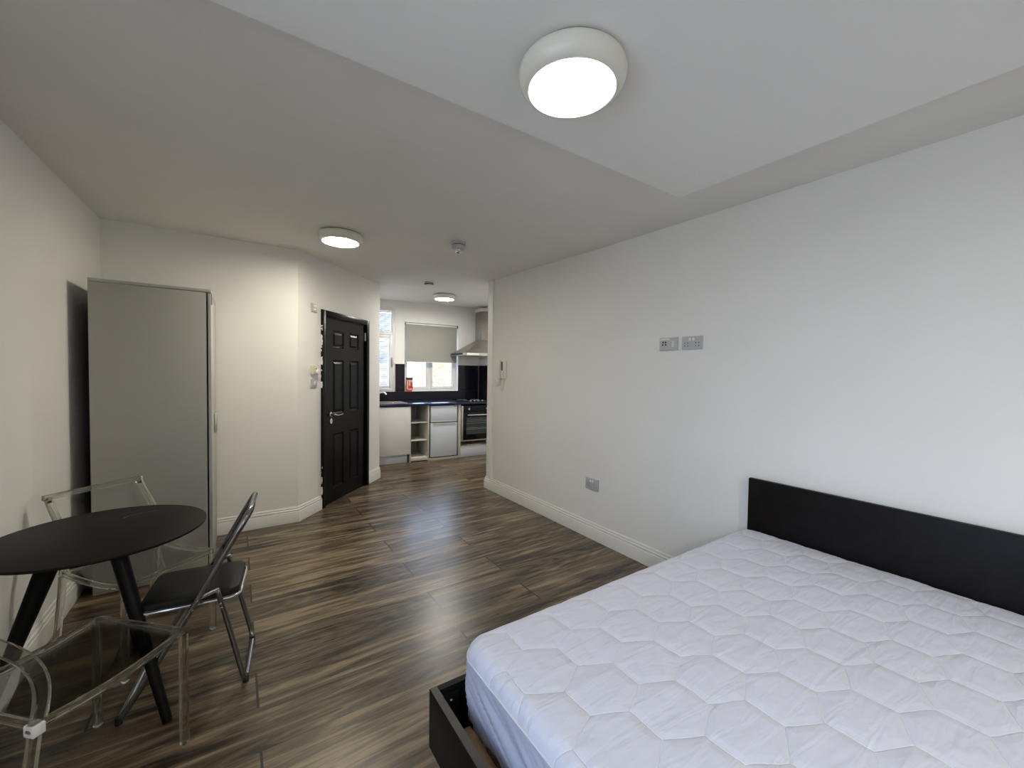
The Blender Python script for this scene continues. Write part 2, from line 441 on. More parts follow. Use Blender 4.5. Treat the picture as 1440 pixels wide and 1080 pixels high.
PROF = [(0, 0), (.018, 0), (.018, .098), (.0165, .1015), (.0095, .1025), (.0095, .1085), (.0150, .1115), (.0150, .1200), (.0125, .1225), (.0050, .1235), (.0050, .1290), (.0090, .1315), (.0085, .1385), (.005, .145), (0, .145)]
def baseboards(names, pts):
    P = [Vector((p[0], p[1])) for p in pts]; n = len(P)
    dirs = [(P[i+1]-P[i]).normalized() for i in range(n-1)]
    def mit(i, t):
        ns = []
        if i > 0: ns.append(Vector((-dirs[i-1].y, dirs[i-1].x)))
        if i < n-1: ns.append(Vector((-dirs[i].y, dirs[i].x)))
        if len(ns) == 1: return P[i] + ns[0]*t
        m = (ns[0]+ns[1]).normalized(); return P[i] + m*(t/m.dot(ns[0]))
    for i, nm in enumerate(names):
        bm = B()
        A = [bm.verts.new((*mit(i, t+.0008), z+.0005)) for t, z in PROF]; C = [bm.verts.new((*mit(i+1, t+.0008), z+.0005)) for t, z in PROF]
        k = len(A)
        for j in range(k): bm.faces.new((A[j], A[(j+1) % k], C[(j+1) % k], C[j]))
        bm.faces.new(A[::-1]); bm.faces.new(C)
        finish(bm, nm, TRIM, kind='structure', smooth=25)
dl = DC0 + DD*.345; dr = DC0 + DD*1.318
baseboards(['baseboard_entrance_right_side'], [DC1, dr])
baseboards(['baseboard_entrance', 'baseboard_back', 'baseboard_left'], [dl, DC0, (XL, YB), (XL, YN)])
baseboards(['baseboard_near', 'baseboard_right', 'baseboard_right_return'], [(XL+.02, YN), (XR, YN), (XR, 4.35), K(1.95, -1.86).xy])
baseboards(['baseboard_kitchen_left'], [K(-.224, .06).xy, DC1])

# ------------------------------------------------------------------ entrance door (local x along wall, y into the wall)
def entr(name, label, cat, s, z, off=0): # thing on the entrance wall: local x along the wall, -y out into the room
    q = DC0 + DD*s + DN*off
    return thing(name, label, cat, (q.x, q.y, z), DANG)
door = bpy.data.objects.new('door_1', None); COL.objects.link(door)
door.location = (DC0.x, DC0.y, 0); door.rotation_euler = (0, 0, DANG); door['kind'] = 'structure'
door['label'] = 'black six-panel entrance door set in the angled wall'; door['category'] = 'door'
bm = B(); H = 2.062
for (x0, x1, z0, z1) in ((.347, .405, 0.002, H), (1.26, 1.316, 0.002, H), (.405, 1.26, 2.005, H)):
    box(bm, x0, x1, -.020, -.001, z0, z1, .003)
finish(bm, 'architrave', BLKT, door, 30)
bm = B()
for (x0, x1, z0, z1) in ((.3765, .452, 0.002, 2.028), (1.242, 1.2835, 0.002, 2.028), (.452, 1.242, 1.993, 2.028)):
    box(bm, x0, x1, 0, .13, z0, z1)
box(bm, .452, .462, .045, .06, 0.002, 1.993)
finish(bm, 'door_frame', BLKP, door, 30)
# leaf with six raised-and-fielded panels
leafx = (.462, 1.240); bm = B()
xs = [leafx[0], .575, .785, .90, 1.105, leafx[1]]
zs = [.006, .15, .745, .965, 1.55, 1.685, 1.868, 1.990]
yf, yb = .008, .048
grid = {}
def gv(i, j, y): 
    k = (i, j, y)
    if k not in grid: grid[k] = bm.verts.new((xs[i], y, zs[j]))
    return grid[k]
for i in range(5):
    for j in range(7):
        bm.faces.new([gv(i, j, yb), gv(i+1, j, yb), gv(i+1, j+1, yb), gv(i, j+1, yb)])
        if i in (1, 3) and j in (1, 3, 5):
            x0, x1, z0, z1 = xs[i], xs[i+1], zs[j], zs[j+1]
            prev = [gv(i, j, yf), gv(i+1, j, yf), gv(i+1, j+1, yf), gv(i, j+1, yf)]
            for ins, dep in ((.010, .009), (.022, .011), (.040, .003)):
                cur = [bm.verts.new((x, yf+dep, z)) for x, z in ((x0+ins, z0+ins), (x1-ins, z0+ins), (x1-ins, z1-ins), (x0+ins, z1-ins))]
                for a in range(4): bm.faces.new((prev[a], prev[(a+1) % 4], cur[(a+1) % 4], cur[a]))
                prev = cur
            bm.faces.new(prev)
        else:
            bm.faces.new([gv(i, j, yf), gv(i+1, j, yf), gv(i+1, j+1, yf), gv(i, j+1, yf)])
for i in range(5):
    for j in (0, 7): bm.faces.new([gv(i, j, yf), gv(i+1, j, yf), gv(i+1, j, yb), gv(i, j, yb)])
for j in range(7):
    for i in (0, 5): bm.faces.new([gv(i, j, yf), gv(i, j+1, yf), gv(i, j+1, yb), gv(i, j, yb)])
leaf = finish(bm, 'door_leaf', BLKP, door, 0)
bm = B()
MY = Matrix.Rotation(R(90), 4, 'X')
lathe(bm, [(0, 0), (.026, 0), (.026, .006), (.012, .010), (.010, .045), (0, .045)], 24, (.535, yf, .965), MY)
tube(bm, arc_path([(.535, yf-.040, .965), (.57, yf-.045, .955), (.62, yf-.042, .955), (.675, yf-.040, .958)], .02), [.010]*2+[.009]*14+[.008]*0 or .009, 10) if False else tube(bm, [(.528, yf-.042, .967), (.55, yf-.045, .962), (.59, yf-.045, .952), (.64, yf-.045, .953), (.695, yf-.043, .957)], [.010, .010, .008, .008, .007], 10)
finish(bm, 'lever_handle', CHROME, leaf)
bm = B(); lathe(bm, [(0, 0), (.024, 0), (.024, .008), (.015, .010), (0, .010)], 24, (.535, yf, .893), MY)
for v in bm.verts: v.co.z = .893 + (v.co.z-.893)*1.25
finish(bm, 'lock_escutcheon', CHROME, leaf)
for z in (1.855, .17):
    bm = B(); box(bm, 1.2405, 1.252, -.003, .007, z-.05, z+.05, .002)
    tube(bm, [(1.246, -.004, z-.05), (1.246, -.004, z+.05)], .006, 10)
    finish(bm, 'hinge', STEEL if z > 1 else BLKP, door)
bm = B(); box(bm, .38, 1.28, .131, .15, .0, 2.02); finish(bm, 'landing_backing', BLKP, door, 0)

# ------------------------------------------------------------------ windows
def win_obj(name, loc, rz):
    o = bpy.data.objects.new(name, None); COL.objects.link(o); o.location = loc; o.rotation_euler = (0, 0, rz); o['kind'] = 'structure'; return o
def frame(bm, x0, x1, z0, z1, w, y0, y1, bev=.004):
    box(bm, x0, x0+w, y0, y1, z0, z1, bev); box(bm, x1-w, x1, y0, y1, z0, z1, bev)
    box(bm, x0+w, x1-w, y0, y1, z0, z0+w, bev); box(bm, x0+w, x1-w, y0, y1, z1-w, z1, bev)
# kitchen casement window in its reveal
w1 = win_obj('window_1', K0, KA)
bm = B(); y0 = .72
frame(bm, .552, 1.526, 1.094, 2.268, .035, y0, y0+.07)
box(bm, 1.007, 1.047, y0+.002, y0+.068, 1.129, 2.233)
finish(bm, 'window_frame', UPVC, w1, 30)
for (a, b) in ((.588, 1.006), (1.048, 1.490)):
    bm = B(); frame(bm, a, b, 1.130, 2.232, .045, y0-.012, y0+.045)
    s = finish(bm, 'sash', UPVC, w1, 30)
    bm = B(); box(bm, a+.046, b-.046, y0+.018, y0+.024, 1.176, 2.186); finish(bm, 'pane', PANE, s, 0)
    hx = b-.025 if a > 1 else a+.025
    bm = B(); box(bm, hx-.012, hx+.012, y0-.030, y0-.013, 1.16, 1.20, .004); box(bm, hx-.008, hx+.008, y0-.045, y0-.03, 1.17, 1.27, .004)
    finish(bm, 'window_handle', UPVC, s, 30)
# tall window with integral venetian blinds
w2 = win_obj('window_2', K0, KA)
bm = B(); y0 = .595; A0, A1 = -.143, .383
frame(bm, A0, A1, 1.102, 2.488, .035, y0, y0+.07)
box(bm, A0+.036, A1-.036, y0+.001, y0+.069, 2.03, 2.07, .003)
finish(bm, 'window_frame', UPVC, w2, 30)
for (z0, z1, w, pw) in ((1.14, 2.028, .058, 0), (2.072, 2.452, .025, 1)):
    bm = B(); frame(bm, A0+.037, A1-.037, z0, z1, w, y0-.010, y0+.045)
    s = finish(bm, 'sash', UPVC, w2, 30)
    bm = B(); box(bm, A0+.038+w, A1-.038-w, y0+.030, y0+.036, z0+w+.001, z1-w-.001); finish(bm, 'pane', PANE, s, 0)
    bm = B()
    if z0 < 2: box(bm, .345-.02, .345, y0-.035, y0-.011, 1.50, 1.66, .005)
    else: box(bm, .325, .345, y0-.03, y0-.011, 2.31, 2.35, .005)
    finish(bm, 'window_handle', STEEL if z0 < 2 else UPVC, s, 30)
def venetian(z0, z1, x0, x1, label):
    t = thing('venetian_blind', label, 'blind', K(0, 0, 0), KA, 'venetian blinds on the tall kitchen window')
    bm = B(); n = int((z1-z0-.03)/.026); yv = .618
    for i in range(n):
        z = z0+.012+i*.026
        M = Matrix.Translation((0, yv, z)) @ Matrix.Rotation(R(-50), 4, 'X')
        box(bm, x0, x1, -.0135, .0135, -.0006, .0006, 0, M)
    finish(bm, 'slats', SLATM, t, 0)
    bm = B(); box(bm, x0, x1, yv-.008, yv+.009, z1-.022, z1, .002); finish(bm, 'head_rail', UPVC, t)
    for xx in (x0+(x1-x0)*.3, x0+(x1-x0)*.76):
        bm = B(); box(bm, xx-.004, xx+.004, yv-.0135, yv-.0115, z0+.004, z1-.023); finish(bm, 'ladder_tape', UPVC, t)
venetian(1.20, 1.966, A0+.1, A1-.1, 'long venetian blind in the lower light of the tall kitchen window')
venetian(2.10, 2.424, A0+.07, A1-.066, 'short venetian blind in the top light of the tall kitchen window')
# room window, left wall beside the camera
w3 = win_obj('window_3', (XL-.14, 0, 0), 0)
bm = B()
for (a, b, c, d) in ((LW[0], LW[0]+.06, LW[2], LW[3]), (LW[1]-.06, LW[1], LW[2], LW[3]), (LW[0]+.06, LW[1]-.06, LW[2], LW[2]+.06), (LW[0]+.06, LW[1]-.06, LW[3]-.06, LW[3]), (.07, .13, LW[2]+.06, LW[3]-.06)):
    box(bm, 0.001, .065, a+.001, b-.001, c+.001, d-.001, .004)
finish(bm, 'window_frame', UPVC, w3, 30)
for (a, b) in ((LW[0]+.062, .069), (.131, LW[1]-.062)):
    bm = B(); box(bm, .030, .036, a, b, LW[2]+.062, LW[3]-.062); finish(bm, 'pane', PANE, w3, 0)
bm = B(); box(bm, .066, .16, LW[0]+.002, LW[1]-.002, LW[2]+.0005, LW[2]+.02, .004); finish(bm, 'window_sill', TRIM, w3, 30)

# ------------------------------------------------------------------ kitchen
def kt(name, label, cat, group=None): return thing(name, label, cat, K0, KA, group)
def kb(parent, name, m, *boxes, bev=.002, smooth=30):
    bm = B()
    for b in boxes: box(bm, *b, bev)
    return finish(bm, name, m, parent, smooth)

# splashbacks
t = kt('splashback', 'glossy black splashback panels running behind the worktop and beside the windows', 'splashback')
for b_ in ((-.203, 1.9405, .590, .5985, .932, 1.0905), (.394, .548, .590, .5985, 1.0915, 1.555), (1.530, 1.9405, .590, .5985, 1.0915, 1.555)):
    kb(t, 'back_panel', SPL, b_, bev=0)
kb(t, 'side_panel', SPL, (1.9415, 1.9485, -.02, .588, .932, 1.555), bev=0)
for b_ in ((.394, .548, .586, .5985, 1.5555, 1.562), (1.530, 1.937, .586, .5985, 1.5555, 1.562), (1.938, 1.9485, -.02, .585, 1.5555, 1.562)):
    kb(t, 'edge_trim', UPVC, b_, bev=0)
kb(t, 'corner_trim', STEEL, (1.9335, 1.9405, .583, .5895, .932, 1.555), bev=0)

# sink cabinet
t = kt('sink_cabinet', 'white gloss base cabinet under the sink, left of the open shelves', 'cabinet')
kb(t, 'carcass', CABC, (-.188, -.170, .0, .56, .14, .892), (.438, .456, .0, .56, .14, .892), (-.170, .438, .0, .56, .14, .158))
kb(t, 'door', CABW, (-.188, .463, -.020, -.002, .142, .883), bev=.003)
kb(t, 'plinth', PLIN, (-.188, .432, .035, .05, .002, .1395))
# open shelf unit
t = kt('shelf_unit', 'open cream base unit with two shelves between the sink cabinet and fridge', 'shelf unit')
kb(t, 'side_board', CABC, (.4665, .482, .0, .56, .002, .892))
kb(t, 'side_board', CABC, (.757, .779, -.004, .56, .002, .892))
kb(t, 'shelf', CABC, (.4825, .7565, .03, .55, .612, .628))
kb(t, 'shelf', CABC, (.4825, .7565, .03, .55, .328, .344))
kb(t, 'bottom_board', CABC, (.4825, .7565, -.0, .55, .020, .070))
kb(t, 'back_board', CABG, (.60, .7565, .5505, .558, .070, .892))
kb(t, 'back_batten', PLIN, (.4825, .595, .5505, .57, .12, .892))
kb(t, 'pipe_elbow', HOLE, (.4825, .62, .46, .53, .071, .10), bev=.01)
# fridge
t = kt('undercounter_fridge', 'white two-door undercounter fridge freezer beside the open shelves', 'fridge')
kb(t, 'body', HOLE, (.797, 1.262, .035, .54, .045, .884), bev=.004)
f = kb(t, 'freezer_door', FRID, (.800, 1.258, -.012, .034, .615, .882), bev=.010)
kb(f, 'handle', PLASG, (.83, 1.23, -.020, -.012, .617, .632), bev=.004)
kb(f, 'badge', HOLE, (1.20, 1.24, -.0135, -.012, .862, .870), bev=0)
f = kb(t, 'fridge_door', FRID, (.800, 1.258, -.012, .034, .052, .604), bev=.010)
kb(f, 'handle', PLASG, (.83, 1.23, -.020, -.012, .580, .596), bev=.004)
for x in (.83, 1.22):
    kb(t, 'foot', HOLE, (x, x+.03, .06, .09, .004, .0448))
kb(None, 'plinth_strip', CABC, (.784, 1.280, -.002, .012, .002, .038)).parent = t
# oven housing + oven
t = kt('oven_housing', 'cream base unit housing the oven with a gap below it', 'cabinet')
kb(t, 'side_board', CABC, (1.287, 1.325, -.006, .56, .002, .892))
kb(t, 'side_board', CABC, (1.920, 1.938, -.006, .56, .002, .892))
kb(t, 'shelf', CABC, (1.3255, 1.9195, .0, .56, .268, .288))
kb(t, 'bottom_board', CABC, (1.3255, 1.9195, .0, .56, .165, .183))
kb(t, 'plinth', PLIN, (1.3255, 1.9195, .002, .018, .002, .1645))
kb(t, 'back_board', CABG, (1.3255, 1.9195, .552, .56, .1835, .2675))
t = kb(None, 'wood_offcut', CABC, (-.12, .12, -.012, .012, 0, .012))
t.location = K(1.60, .06, .1845); t.rotation_euler = (0, 0, KA+R(-8))
tag(t, 'pale strip of board lying in the gap under the oven', 'offcut')
t = kt('oven', 'black built-in electric oven with a steel bar handle', 'oven')
kb(t, 'body', HOLE, (1.340, 1.905, .0, .54, .2895, .868), bev=.002)
kb(t, 'side_trim', STEEL, (1.330, 1.366, -.016, -.001, .291, .868))
kb(t, 'side_trim', STEEL, (1.892, 1.915, -.016, -.001, .291, .868))
c = kb(t, 'control_panel', OVB, (1.367, 1.891, -.018, -.001, .765, .868))
for x in (1.465, 1.80):
    bm = B(); lathe(bm, [(0, 0), (.019, 0), (.017, .018), (0, .018)], 24, (x, -.018, .815), MY); box(bm, x-.004, x+.004, -.048, -.036, .797, .833, .001)
    finish(bm, 'knob', CHROME, c)
d = kb(t, 'oven_door', OVB, (1.367, 1.891, -.022, -.001, .291, .760), bev=.003)
kb(d, 'oven_window', OVW, (1.42, 1.84, -.0235, -.0222, .385, .672), bev=0)
kb(d, 'rack_line', STEEL, *[(1.425, 1.835, -.0245, -.0236, z, z+.0022) for z in (.47, .49, .57, .60, .625)], bev=0)
bm = B(); tube(bm, [(1.42, -.062, .714), (1.86, -.062, .714)], .011, 12)
for x in (1.44, 1.84): tube(bm, [(x, -.022, .714), (x, -.062, .714)], .007, 10)
finish(bm, 'bar_handle', CHROME, d)
# worktop, sink, tap, hob
wt = kb(None, 'worktop', WTOP, (-.203, 1.937, -.030, .589, .8945, .930), bev=.006)
wt.location = K0; wt.rotation_euler = (0, 0, KA); tag(wt, 'long navy-black gloss worktop running under the kitchen windows', 'worktop')
t = kt('sink', 'stainless steel inset sink and drainer in the left end of the worktop', 'sink')
bm = B()
frame_ = [(-.18, .44, .04, .50)]
box(bm, -.18, -.14, .04, .50, .931, .939, .002); box(bm, .20, .44, .04, .50, .931, .939, .002)
box(bm, -.14, .20, .04, .08, .931, .939, .002); box(bm, -.14, .20, .42, .50, .931, .939, .002)
finish(bm, 'sink_rim', STEEL, t, 30)
kb(t, 'drainer_ridges', CHROME, *[(.225, .415, y, y+.012, .9392, .943) for y in [.09+.04*i for i in range(9)]], bev=.001)
bm = B(); box(bm, -.139, .199, .081, .419, .9312, .9325); finish(bm, 'bowl', STEEL, t)
t = kt('mixer_tap', 'chrome mixer tap reaching over the sink by the tall window', 'tap')
bm = B(); lathe(bm, [(0, 0), (.026, 0), (.022, .03), (.018, .06), (0, .06)], 20, (-.03, .46, .9395))
tube(bm, arc_path([(-.03, .46, .99), (.09, .40, 1.085), (.15, .36, 1.098), (.182, .345, 1.06)], .03), .014, 12)
finish(bm, 'spout', TAPM, t)
bm = B(); tube(bm, [(-.03, .46, .985), (-.10, .44, 1.02)], .007, 10); finish(bm, 'lever', CHROME, t)
t = kt('hob', 'black glass ceramic hob set in the worktop above the oven', 'hob')
kb(t, 'hob_glass', OVB, (1.40, 1.915, .05, .54, .9305, .937), bev=.002)
for (x, y, r) in ((1.53, .17, .075), (1.79, .17, .09), (1.53, .42, .09), (1.79, .42, .075)):
    bm = B(); lathe(bm, [(r, 0), (r, .0006), (r-.004, .0006), (r-.004, 0)], 40, (x, y, .9371)); finish(bm, 'cooking_zone', PLASG, t)
for i in range(4):
    bm = B(); lathe(bm, [(0, 0), (.014, 0), (.012, .016), (0, .016)], 16, (1.54+.075*i, .075, .9372)); finish(bm, 'hob_knob', PLASG, t)
# cooker hood on the kitchen right wall, seen from its side
t = kt('cooker_hood', 'stainless steel chimney cooker hood above the hob', 'hood')
hx0, hx1, hy0, hy1 = 1.370, 1.947, .005, .585
bm = B()
lo = [bm.verts.new(c) for c in ((hx0+.03, hy0+.01, 1.767), (hx1, hy0+.01, 1.767), (hx1, hy1-.01, 1.767), (hx0+.03, hy1-.01, 1.767))]
hi = [bm.verts.new(c) for c in ((1.785, .17, 2.0), (hx1, .17, 2.0), (hx1, .43, 2.0), (1.785, .43, 2.0))]
bm.faces.new(lo[::-1]); bm.faces.new(hi)
for i in range(4): bm.faces.new((lo[i], lo[(i+1) % 4], hi[(i+1) % 4], hi[i]))
finish(bm, 'canopy', HOODM, t, 20)
kb(t, 'rim', STEEL, (hx0, hx1, hy0, hy1, 1.718, 1.765), bev=.003)
kb(t, 'chimney_duct', HOODM, (1.786, hx1, .172, .428, 2.002, 2.50), bev=.002)
kb(t, 'duct_collar', CABC, (1.776, hx1, .160, .44, 2.503, 2.560), bev=.002)
kb(t, 'control_strip', HOLE, (hx0-.004, hx0-.0005, .05, .54, 1.727, 1.757), bev=0)
kb(t, 'side_plate', PLAS, (1.43, 1.66, hy0-.004, hy0-.0005, 1.724, 1.758), bev=0)
kb(t, 'grease_filter', PLASG, (1.40, 1.92, .03, .56, 1.7140, 1.7175), bev=0)
# roller blind
t = kt('roller_blind', 'grey roller blind half lowered over the kitchen casement window', 'blind')
kb(t, 'blind_fabric', BLIND, (.580, 1.500, .612, .6145, 1.60, 2.235), bev=0)
kb(t, 'bottom_bar', UPVC, (.580, 1.500, .606, .618, 1.588, 1.600), bev=.002)
bm = B(); tube(bm, [(.570, .632, 2.245), (1.512, .632, 2.245)], .017, 16); finish(bm, 'roller', UPVC, t)
for x in (.5535, 1.513):
    kb(t, 'bracket', HOLE, (x, x+.012, .610, .655, 2.222, 2.266), bev=.002)
# red case hanging beside the window
t = kt('red_case', 'small red case with pale print on the sill corner of the kitchen window', 'case')
bm = B()
pts = [(.570, 1.325), (.682, 1.325), (.682, 1.13), (.665, 1.088), (.59, 1.088), (.570, 1.12)]
lo = [bm.verts.new((x, .560, z)) for x, z in pts]; hi = [bm.verts.new((x, .5895, z)) for x, z in pts]
bm.faces.new(lo); bm.faces.new(hi[::-1])
for i in range(6): bm.faces.new((lo[i], lo[(i+1) % 6], hi[(i+1) % 6], hi[i]))
finish(bm, 'case_body', RED, t, 20)
kb(t, 'case_lid', HOLE, (.569, .683, .556, .590, 1.295, 1.330), bev=.003)
kb(t, 'printed_label', PALEP, (.578, .600, .5585, .5597, 1.13, 1.288), (.612, .640, .5585, .5597, 1.19, 1.288), (.650, .675, .5585, .5597, 1.25, 1.288), (.604, .672, .5585, .5597, 1.118, 1.14), bev=0)

# ------------------------------------------------------------------ wall fittings
def rwall(name, label, cat, y, z, group=None): return thing(name, label, cat, (XR-.0005, y, z), R(90), group)
# local on right wall: x -> +y world ; -y(local) -> +x world, so room side is local +y
def double_socket(y, z, w, h, label):
    t = rwall('double_socket', label, 'socket', y, z, 'double sockets on the right wall')
    bm = B(); box(bm, -w/2, w/2, 0, .011, -h/2, h/2, .003); pl = finish(bm, 'face_plate', PLASG, t)
    for s in (-1, 1):
        bm = B(); cx = s*w*.27
        for dx, dz in ((-.011, .0), (.011, .0), (-.018+.007, -.020), (.011, -.020)):
            box(bm, cx+dx-.0032, cx+dx+.0032, .0111, .0118, dz-.0035, dz+.0035)
        finish(bm, 'pin_holes', HOLE, pl, 0)
    for s in (-1, 1):
        bm = B(); box(bm, s*.013-.008, s*.013+.008, .0112, .0165, .014, .033, .002); finish(bm, 'rocker_switch', PLAS, pl)
    return t
double_socket(1.615, 1.664, .150, .090, 'white double socket high on the right wall, right of the aerial plate')
double_socket(2.525, .480, .152, .102, 'white double socket low on the right wall above the baseboard')
t = rwall('aerial_plate', 'white aerial plate with four black holes on the right wall', 'socket', 1.796, 1.665)
bm = B(); box(bm, -.074, .074, 0, .011, -.046, .046, .003); pl = finish(bm, 'face_plate', PLASG, t)
bm = B()
for dx, dz in ((.024, .012), (.044, .012), (.022, -.006), (.047, -.006)):
    lathe(bm, [(0, 0), (.0068, 0), (.0068, .001), (0, .001)], 16, (dx, .0111, dz), Matrix.Rotation(R(-90), 4, 'X'))
finish(bm, 'socket_holes', HOLE, pl)
bm = B(); box(bm, -.01, .066, .0112, .0145, .028, .039, .001); finish(bm, 'label_strip', PLAS, pl)
bm = B()
for z in (.012, -.002, -.016): box(bm, -.046, -.028, .0112, .0125, z-.004, z+.004)
finish(bm, 'blank_modules', PLAS, pl)
# door-entry handset
t = rwall('intercom_handset', 'white door-entry intercom handset with a hanging cord on the right wall', 'intercom', 3.987, 1.475)
bm = B(); box(bm, -.073, .073, 0, .022, -.105, .105, .008); bs = finish(bm, 'wall_base', PLAS, t)
bm = B(); box(bm, .016, .064, .023, .052, -.112, .115, .008); finish(bm, 'handset', PLAS, t)
bm = B(); box(bm, -.018, .008, .0222, .0235, -.012, .092, .0005); finish(bm, 'cradle_slot', HOLE, bs)
bm = B()
for k in range(3): box(bm, -.048, -.028, .0222, .0255, -.03-.022*k-.006, -.03-.022*k+.006, .001)
finish(bm, 'call_buttons', PLASG, bs)
bm = B(); pts = []
for k in range(41):
    a = k/40*math.pi
    pts.append((-.005+.036*math.cos(a)*(-1), .012+.010*math.sin(a), -.104-.145*math.sin(a)**.8))
tube(bm, pts, .0028, 8); finish(bm, 'cord', CORD, t)
t = rwall('round_wall_socket', 'small round white wall fitting left of the intercom handset', 'wall fitting', 4.118, 1.32)
MR = Matrix.Rotation(R(-90), 4, 'X')
bm = B(); lathe(bm, [(0, 0), (.050, 0), (.050, .008), (.040, .014), (.036, .028), (0, .030)], 28, (0, 0, 0), MR); bs = finish(bm, 'round_base', PLAS, t)
for dx, dz in ((.030, .028), (.034, -.018), (.0, -.036)):
    bm = B(); lathe(bm, [(0, 0), (.006, 0), (.006, .004), (0, .004)], 12, (dx, .013, dz), MR); finish(bm, 'screw_hole', HOLE, bs)
bm = B(); tube(bm, arc_path([(-.04, .008, -.015), (-.075, .008, -.03), (-.09, .008, .045-.005)], .02), .003, 8); finish(bm, 'cable', CORD, t)
# switches on the angled wall
t = entr('light_switch', 'white two-gang switch at the top left of the entrance door', 'switch', .232, 2.057)
bm = B(); box(bm, -.043, .043, -.012, -.0005, -.043, .043, .003); p_ = finish(bm, 'face_plate', PLASG, t)
for z in (.018, -.018):
    bm = B(); box(bm, -.022, .022, -.016, -.0122, z-.010, z+.010, .002); finish(bm, 'rocker', PLAS, p_)
t = entr('dial_thermostat', 'cream dial thermostat box left of the entrance door', 'thermostat', .224, 1.442)
bm = B(); box(bm, -.044, .044, -.036, -.0005, -.046, .046, .005); p_ = finish(bm, 'case', PLASC, t)
bm = B(); lathe(bm, [(0, 0), (.026, 0), (.023, .012), (0, .013)], 28, (.020, -.036, -.020), MY); finish(bm, 'dial', PLAS, p_)
bm = B(); lathe(bm, [(0, 0), (.006, 0), (.006, .002), (0, .002)], 12, (-.005, -.036, .012), MY); finish(bm, 'indicator_hole', HOLE, p_)
t = entr('key_switch', 'grey-white single switch just below the cream thermostat', 'switch', .226, 1.311)
bm = B(); box(bm, -.043, .043, -.012, -.0005, -.043, .043, .003); p_ = finish(bm, 'face_plate', PLASG, t)
bm = B(); box(bm, -.008, .012, -.017, -.0122, -.018, .016, .002); finish(bm, 'rocker', PLAS, p_)

# ------------------------------------------------------------------ ceiling lights and alarms
def light_at(x, y, label, group='round ceiling lights'):
    t = thing('ceiling_light', label, 'ceiling light', (x, y, 0), 0, group)
    return t
t1 = thing('ceiling_light', 'largest round ceiling light, on the lowered ceiling panel nearest the bed', 'ceiling light', (.878, .985, 2.4095), 0, 'round ceiling lights')
bm = B(); lathe(bm, [(0, 0), (.150, 0), (.150, -.010), (0, -.010)], 64); finish(bm, 'base_plate', BASE, t1)
bm = B(); lathe(bm, [(.150, -.0105), (.163, -.013), (.168, -.022), (.168, -.035), (.163, -.052), (.152, -.066), (.141, -.0735), (.136, -.0745), (.134, -.071), (.128, -.0700), (.128, -.0105)], 72)
finish(bm, 'lamp_housing', BODY, t1, 50)
bm = B(); lathe(bm, [(0, -.078), (.06, -.0775), (.105, -.0755), (.1325, -.0725), (.1335, -.0715), (0, -.0715)], 72)
finish(bm, 'diffuser', LENS1, t1, 50)
LENS2 = emit('lamp_diffuser_hall', (1.0, .935, .76), 80.0)
LENS3 = emit('lamp_diffuser_kitchen', (1.0, .955, .88), 112.0)
LENS_FILL = emit('lamp_diffuser_near', (1.0, .935, .80), 165.0)  # strong glow for the added fill lamp, out of view
def relens(t, m):
    for ch in t.children:
        if ch.name.startswith('diffuser'):
            ch.data = ch.data.copy(); ch.data.materials[0] = m
l2 = copy_tree(t1, (.695, 3.50, cz(3.5)-.001), 0, 'round ceiling light in front of the angled entrance wall')
l3 = copy_tree(t1, (2.578, 5.64, cz(5.64)-.001), 0, 'small distant round ceiling light in the kitchen')
l4_fill = copy_tree(t1, (.878, -1.55, 2.4095), 0, 'unseen round ceiling light added behind the camera as frontal fill')  # added lamp, never in view, brightens the room from behind the camera
for q_, m_ in ((l2, LENS2), (l3, LENS3), (l4_fill, LENS_FILL)): relens(q_, m_)

t = thing('smoke_alarm', 'white ceiling alarm with a clear ribbed sounder below it', 'alarm', (1.545, 3.11, cz(3.11)-.0005))
bm = B(); lathe(bm, [(0, 0), (.062, 0), (.062, -.018), (.058, -.022), (0, -.022)], 40); finish(bm, 'mounting_base', PLASG, t)
bm = B(); lathe(bm, [(0, -.0225), (.050, -.0225), (.050, -.028), (0, -.028)], 32); finish(bm, 'gap_ring', HOLE, t)
bm = B(); lathe(bm, [(0, -.0285), (.054, -.0285), (.054, -.045), (.046, -.060), (.030, -.064), (0, -.064)], 40); finish(bm, 'sounder_body', PLASG, t)
bm = B(); lathe(bm, [(0, -.0645), (.028, -.0645), (.026, -.074), (.028, -.078), (.024, -.088), (.012, -.095), (0, -.096)], 20); finish(bm, 'clear_beacon', CHROME, t, 10)
t = thing('heat_detector', 'small round heat detector on the ceiling before the kitchen light', 'alarm', (2.035, 4.92, cz(4.92)-.0005))
bm = B(); lathe(bm, [(0, 0), (.056, 0), (.056, -.022), (0, -.022)], 36); finish(bm, 'base', PLASG, t)
bm = B(); lathe(bm, [(0, -.0225), (.058, -.0225), (.058, -.030), (0, -.030)], 36); finish(bm, 'vent_ring', HOLE, t)
bm = B(); lathe(bm, [(0, -.0305), (.050, -.0305), (.044, -.042), (.020, -.048), (0, -.048)], 36); finish(bm, 'cover', PLAS, t)

